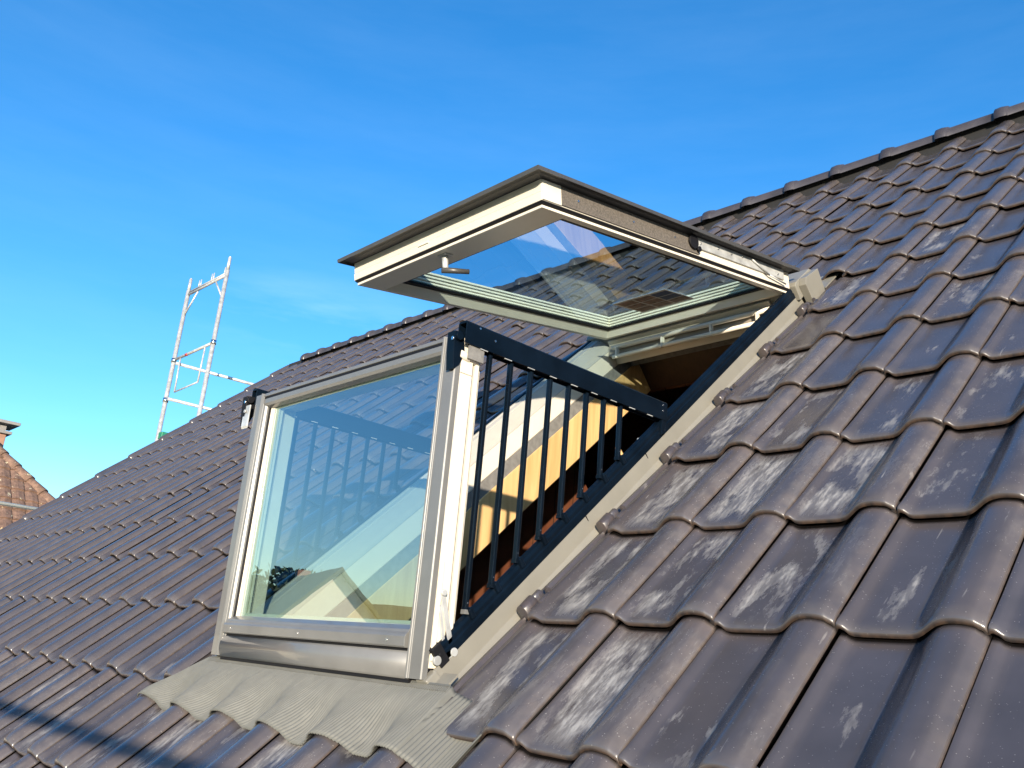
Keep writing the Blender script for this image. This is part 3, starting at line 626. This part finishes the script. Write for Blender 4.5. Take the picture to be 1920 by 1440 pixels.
# handle
hd = MB(SF).box(-.735, -.683, 1.572, 1.612, -.006, .0).tube((-.709, 1.592, -.006), (-.709, 1.592, -.055), .0135, .0115).build('handle', M['galv'], upper, bevel=.002)
MB(SF).tube((-.720, 1.602, -.060), (-.662, 1.510, -.064), .0125, .0095).build('lever', M['cover'], hd)
# printed sheet stuck on the pane
sh = MB(SF).box(-.850, -.532, .172, .412, .0425, .0435).build('paper_sheet', M['paper'], upper)
for i in range(3):
    for j in range(3):
        x0 = -.836 + i * .1015; s0 = .190 + j * .070
        MB(SF).box(x0, x0 + .092, s0, s0 + .062, .0418, .0424).build('printed_picture', M['print_blue'] if (i, j) in ((2, 1), (2, 2)) else M['print_brown'], sh)

# ---- pleated apron below the window
NRIB = 146; NU = NRIB * 10
rows = [0, .05, .14, .24, .34, .44, .54, .64, .74, .84, .93, 1.0]
def crest_wave(u): return max(prof((u + d) / W) - .42 * max(0.0, -d - .004) for d in (-.10, -.085, -.07, -.058, -.047, -.038, -.030, -.022, -.015, -.010, -.005, 0, .005, .010, .014))
apb = MB(); rr_ = random.Random(11)
rib = [(rr_.uniform(.85, 1.12), rr_.uniform(-.25, .25)) for _ in range(NRIB + 1)]
for r_, q in enumerate(rows):
    for i in range(NU + 1):
        p = i / NU
        u_t = -1.415 + 1.600 * p; u_b = -1.625 + 1.820 * p
        u = u_t + (u_b - u_t) * q
        w = crest_wave(u)
        v_b = -1.884 - .006 * math.sin(u * 9.3) - .008 * max(0.0, min(1.0, (-.012 - w) / .02))
        v = -1.655 + (v_b + 1.655) * q
        dist = max(0.0, min(1.0, (-1.70 - v) / .165)); dist = dist * dist * (3 - 2 * dist) * .94
        tiltn = -.0250 * (v + 5 * L) / L
        h = (-.004) * (1 - dist) + (w + tiltn + .0070) * dist
        if u > -.02: h = w + tiltn + .003
        am, ph = rib[int(p * NRIB)]
        h += .0022 * am * math.sin(2 * math.pi * p * NRIB) * (.35 + .65 * min(1, q * 5)) + .0006 * math.sin(u * 37 + v * 21) + .0003 * math.sin(u * 91 - v * 60)
        apb.v.append(RF(u, v, h))
for r_ in range(len(rows) - 1):
    for i in range(NU): apb.f.append([r_ * (NU + 1) + i, r_ * (NU + 1) + i + 1, (r_ + 1) * (NU + 1) + i + 1, (r_ + 1) * (NU + 1) + i]); apb.sm.append(True)
apo = apb.build('apron', M['apron'], win)
so = apo.modifiers.new('s', 'SOLIDIFY'); so.thickness = .0015; so.offset = -1
sm_ = MB(RF)
for i in range(172):
    u0 = -1.40 + i * .008
    sm_.prism_b([(u0, -.006), (u0 + .001, .0005), (u0 + .005, .0005), (u0 + .0064, -.006)], -1.676, -1.659)
sm_.box(-1.40, -.03, -1.6585, -1.652, -.006, .0008).build('apron_seam', M['apron'], win)
MB(RF).box(-1.42, -.06, -1.66, -1.60, -.018, -.012).build('apron_upstand', M['flashing'], win)

# ================================================================= SCAFFOLDS
def frame_scaffold():
    sc = thing('scaffold_frame', 'galvanised scaffold end frame, two tall poles rising beyond the left verge of the dark roof', 'scaffold', (-10.1, 1.91, GZ))
    A = Vector((-10.575, 1.846, 0)); B = Vector((-9.63, 1.977, 0)); t = (B - A).normalized()
    def at(q, z): return tuple(A + (B - A) * q + Vector((0, 0, z)))
    for q, zt, zc in ((0, 4.01, 3.80), (1, 4.147, 3.93)):
        p = MB().tube(at(q, GZ), at(q, zc), .031, n=16).tube(at(q, zc), at(q, zt - .02), .024, .023).tube(at(q, zt - .02), at(q, zt), .019, .012).build('pole', M['galv'], sc)
        for zc_ in ((2.70, 2.10) if q == 0 else (2.83,)):
            MB().tube(at(q, zc_ - .03), at(q, zc_ + .03), .040).build('coupler', M['screw'], p)
    mid = at(0, 3.02)
    MB().tube(at(0, 2.97), at(0, 3.07), .0275).build('green_sleeve', M['green'], sc)
    MB().tube(at(0.03, 3.74), at(.97, 3.85), .019).tube(at(0.03, 3.78), at(.97, 3.89), .012).build('top_bar', M['galv'], sc)
    MB().tube(at(.02, 3.41), at(.28, 3.74), .013).build('corner_brace', M['galv'], sc)
    MB().tube(at(.98, 3.52), at(.74, 3.80), .013).build('corner_brace', M['galv'], sc)
    for q in (.27, .32, .60, .65, .93):
        z0 = 3.77 + q * .11
        MB().tube(at(q, z0), at(q, z0 + .12), .010, .007).build('peg', M['galv'], sc)
    br = MB().tube(at(.0, 2.71), at(.99, 2.825), .021).build('middle_bar', M['galv'], sc)
    MB().tube(at(.31, 2.745), at(.36, 2.751), .0216).build('red_mark', M['red'], br)
    MB().tube(at(.17, 2.72), at(.20, 2.20), .012).tube(at(.20, 2.20), at(.79, 2.275), .012).tube(at(.79, 2.275), at(.80, 2.79), .012).build('hanging_bow', M['galv'], sc)
    for z, x in ((2.634, -10.45), (2.102, -10.47)):
        MB().tube((x, 1.83, z), (x + .16, 4.9, z), .0225).tube((x + .02, 2.4, z), (x + .035, 2.52, z), .0232).build('guard_tube', M['galv'], sc)
    MB().box(-10.46, -10.34, 1.80, 1.90, 1.50, 1.60).build('green_clamp', M['green'], sc, bevel=.01)
    MB().box(-10.6, -9.6, .2, 4.4, -.60, -.54).build('deck', M['galv'], sc)
    MB().tube((-10.55, 1.75, .295), (-10.55, -4.5, .295), .024).build('guard_tube', mat('pale tube', (.55, .55, .48), .45, metal=.3), sc)
frame_scaffold()
def eaves_scaffold():
    sc = thing('eaves_scaffold', 'galvanised scaffold rail along the eaves below the roof, only its shadow crossing the lower tiles', 'scaffold', (0, -4.0, GZ))
    base = RF(-1.3, -2.108, .02); t = (-3.95 - base.y) / S.y; rz = base.z + S.z * t
    MB().tube((-9.5, -3.95, rz), (5.5, -3.95, rz), .026).build('guard_rail', M['galv'], sc)
    MB().tube((-9.5, -3.95, rz - .5), (5.5, -3.95, rz - .5), .026).build('guard_rail', M['galv'], sc)
    for x in (-9.5, -6.4, -3.9, 3.0, 5.5):
        MB().tube((x, -3.97, GZ), (x, -3.97, rz), .026).build('pole', M['galv'], sc)
    MB().box(-9.5, 5.5, -4.05, -3.35, -3.40, -3.34).build('deck', M['galv'], sc)
eaves_scaffold()

# ================================================================= NEIGHBOURS
def neighbour():
    nb = thing('neighbour_house', 'house with a weathered brown tiled hip roof at the far left', 'house', (-19.0, -3.0, GZ))
    ex, ez = -14.5, -1.0; rx, rz = -19.0, 3.5                        # 45 degree slopes
    hy, ey = -.04, 4.46                                              # hip apex, eaves corner
    y2 = -8.0
    MB().box(ex - 8.6, ex - .4, y2, ey - .4, GZ, ez).build('wall', M['facade'], nb)
    rf = MB(); rf.add([(ex, y2, ez), (ex, ey, ez), (rx, hy, rz), (rx, y2, rz), (2 * rx - ex, ey, ez), (2 * rx - ex, y2, ez)], [(0, 1, 2, 3), (1, 4, 2), (4, 5, 3, 2), (0, 3, 5), (0, 5, 4, 1)]).build('roof_base', M['concrete'], nb)
    # courses of overlapping tiles on the slope that faces this way
    tl = MB(); nrow = 22; c45 = math.sqrt(.5); slope = 4.5 / c45; dr = slope / nrow; tw = .235
    for i in range(nrow):
        s0 = i * dr
        ymax = ey - s0 * c45
        y = y2; j = 0
        y = y2
        while y < ymax - .02:
            y1 = min(y + tw, ymax + .03)
            dx = random.uniform(-.006, .006)
            P = []
            for (s, up) in ((s0 - .03, .055 + dx), (s0 + dr, .022)):
                for yy, lift in ((y + .006, 0), (y + tw * .3, .020), (y + tw * .5, .024), (y1 - .02, .008), (y1, 0)):
                    yy = min(yy, ymax + .03 - max(0, (s - s0)) * c45)
                    P.append((ex - s * c45 + (up + lift) * c45, yy, ez + s * c45 + (up + lift) * c45))
            # front lip
            P += [(ex - (s0 - .03) * c45, y + .006, ez + (s0 - .03) * c45), (ex - (s0 - .03) * c45, y1, ez + (s0 - .03) * c45)]
            tl.add(P, [(0, 1, 6, 5), (1, 2, 7, 6), (2, 3, 8, 7), (3, 4, 9, 8), (10, 11, 4, 3, 2, 1, 0)])
            y += tw
    tl.build('roof_tiles', M['concrete'], nb)
    hc = MB(); a = Vector((ex, ey, ez)); b = Vector((rx, hy, rz)); n = 20
    for i in range(n):
        p = a.lerp(b, i / n); q = a.lerp(b, (i + 1.1) / n); hc.tube(p, q, .125, .10, n=12, raw=True)
    hc.build('hip_tiles', M['concrete'], nb)
    ch = MB().box(-18.7, -18.18, .95, 1.655, .6, 2.50).build('chimney', M['chim'], nb, bevel=.01)
    MB().box(-18.78, -18.10, .87, 1.735, 2.50, 2.56).build('chimney_slab', M['slab'], ch, bevel=.01)
    for xx, yy in ((-18.62, 1.03), (-18.62, 1.57), (-18.26, 1.03), (-18.26, 1.57)):
        MB().box(xx - .04, xx + .04, yy - .06, yy + .06, 2.56, 2.70).build('cap_post', M['slab'], ch)
    MB().box(-18.85, -18.05, .75, 1.84, 2.70, 2.765).build('chimney_cap', M['slab'], ch, bevel=.012)
neighbour()

def gable_house(name, label, loc, rot, hw, ln, eaves, ridge, roofm, group=None):
    h = thing(name, label, 'house', loc, group); h.rotation_euler = (0, 0, rot); ORIG[h] = Vector((0, 0, 0))
    # local: gable faces +x
    g = MB(); pr = [(-hw, 0), (hw, 0), (hw, eaves), (0, ridge), (-hw, eaves)]
    g.prism(pr, -ln, 0).build('wall', M['facade'], h)
    d = Vector((hw, ridge - eaves)).normalized(); ov = .35
    r = MB()
    for s in (-1, 1):
        q = [(s * (hw + ov * d.x), eaves - ov * d.y + .02), (0, ridge + .02), (0, ridge + .16), (s * (hw + ov * d.x + .03), eaves - ov * d.y + .13)]
        r.prism(q, -ln - .3, .22)
    rf = r.build('roof', roofm, h)
    MB().box(-ln * .85, -ln * .85 + .5, -.2, .3, ridge - .5, ridge + .35).build('chimney', M['chim'], rf)
    zc = eaves + .15
    for y0, y1 in ((-1.5, -.9), (-.62, .62), (.9, 1.5)):
        top = zc + 1.0 + (.35 if abs(y0 + y1) < .1 else 0)
        w = MB().box(.0, .05, y0, y1, zc - (.75 if abs(y0 + y1) < .1 else .0), top).build('window', M['shutter'], h)
        m_ = (y0 + y1) / 2
        MB().box(.052, .06, y0 + .07, m_ - .03, zc - (.68 if abs(y0 + y1) < .1 else -.07), top - .07).box(.052, .06, m_ + .03, y1 - .07, zc - (.68 if abs(y0 + y1) < .1 else -.07), top - .07).build('window_glass', M['window_dark'], w)
    bl = MB().box(.0, 1.1, -2.1, 2.1, zc - .95, zc - .8)
    for i in range(22): bl.box(1.05, 1.07, -2.1 + i * .2 - .012, -2.1 + i * .2 + .012, zc - .8, zc + .1)
    bl.box(1.03, 1.09, -2.1, 2.1, zc + .1, zc + .15); bl.build('balcony', M['shutter'], h)
    return h
gable_house('gabled_house', 'cream gabled house with a small balcony, seen only mirrored in the lower pane', (-21.8, -14.7, GZ), R(20), 4.9, 7.0, 3.0, 7.72, M['greyroof'])
gable_house('gabled_house', 'cream house with a reddish roof, standing farther back behind the mirrored balcony house', (-34.0, -17.5, GZ), R(-60), 3.6, 9, 3.0, 6.3, M['lamella'])

def tree(name, label, loc, h, cr, leafm, nleaf, seed, bare=False, group=None):
    rr = random.Random(seed); t = thing(name, label, 'tree', loc, group); o = Vector(loc)
    tr = MB(); tips = []
    def limb(p, d, ln, rad, dep):
        q = p + d * ln; tr.tube(p, q, rad, rad * .68, n=6, raw=True)
        if dep == 0: tips.append(q); return
        for _ in range(3 if dep > 1 else 4):
            nd = (d + Vector((rr.uniform(-.8, .8), rr.uniform(-.8, .8), rr.uniform(-.1, .6)))).normalized()
            limb(q, nd, ln * rr.uniform(.55, .78), rad * .6, dep - 1)
    limb(o, Vector((0, 0, 1)), h * .36, h * .022, 4 if bare else 3)
    tr.build('trunk' if not bare else 'branches', M['bark'], t)
    if nleaf:
        lf = MB()
        for _ in range(nleaf):
            c = rr.choice(tips) + Vector((rr.gauss(0, cr * .16), rr.gauss(0, cr * .16), rr.gauss(0, cr * .14)))
            a = Vector((rr.gauss(0, 1), rr.gauss(0, 1), rr.gauss(0, 1))).normalized(); b = a.orthogonal().normalized(); s = rr.uniform(.10, .22) * (h / 8)
            k = len(lf.v); lf.v += [c + a * s, c + b * s * .7, c - a * s, c - b * s * .7]; lf.f.append([k, k + 1, k + 2, k + 3]); lf.sm.append(False)
        lf.build('crown', leafm, t)
tree('conifer', 'dark tree beside the gabled house, mirrored at the left of the lower pane', (-31.2, -17.4, GZ), 8.2, 3, M['leaf_dark'], 5000, 1)
tree('leafy_tree', 'green tree rising behind the ridge of the mirrored gabled house', (-38.6, -23.0, GZ), 9.8, 2.0, M['leaf'], 4000, 2)
tree('bare_tree', 'leafless treetop just showing beside the hip of the brown tiled roof', (-27.0, 5.0, GZ), 9.2, 4, M['leaf'], 0, 4, bare=True)
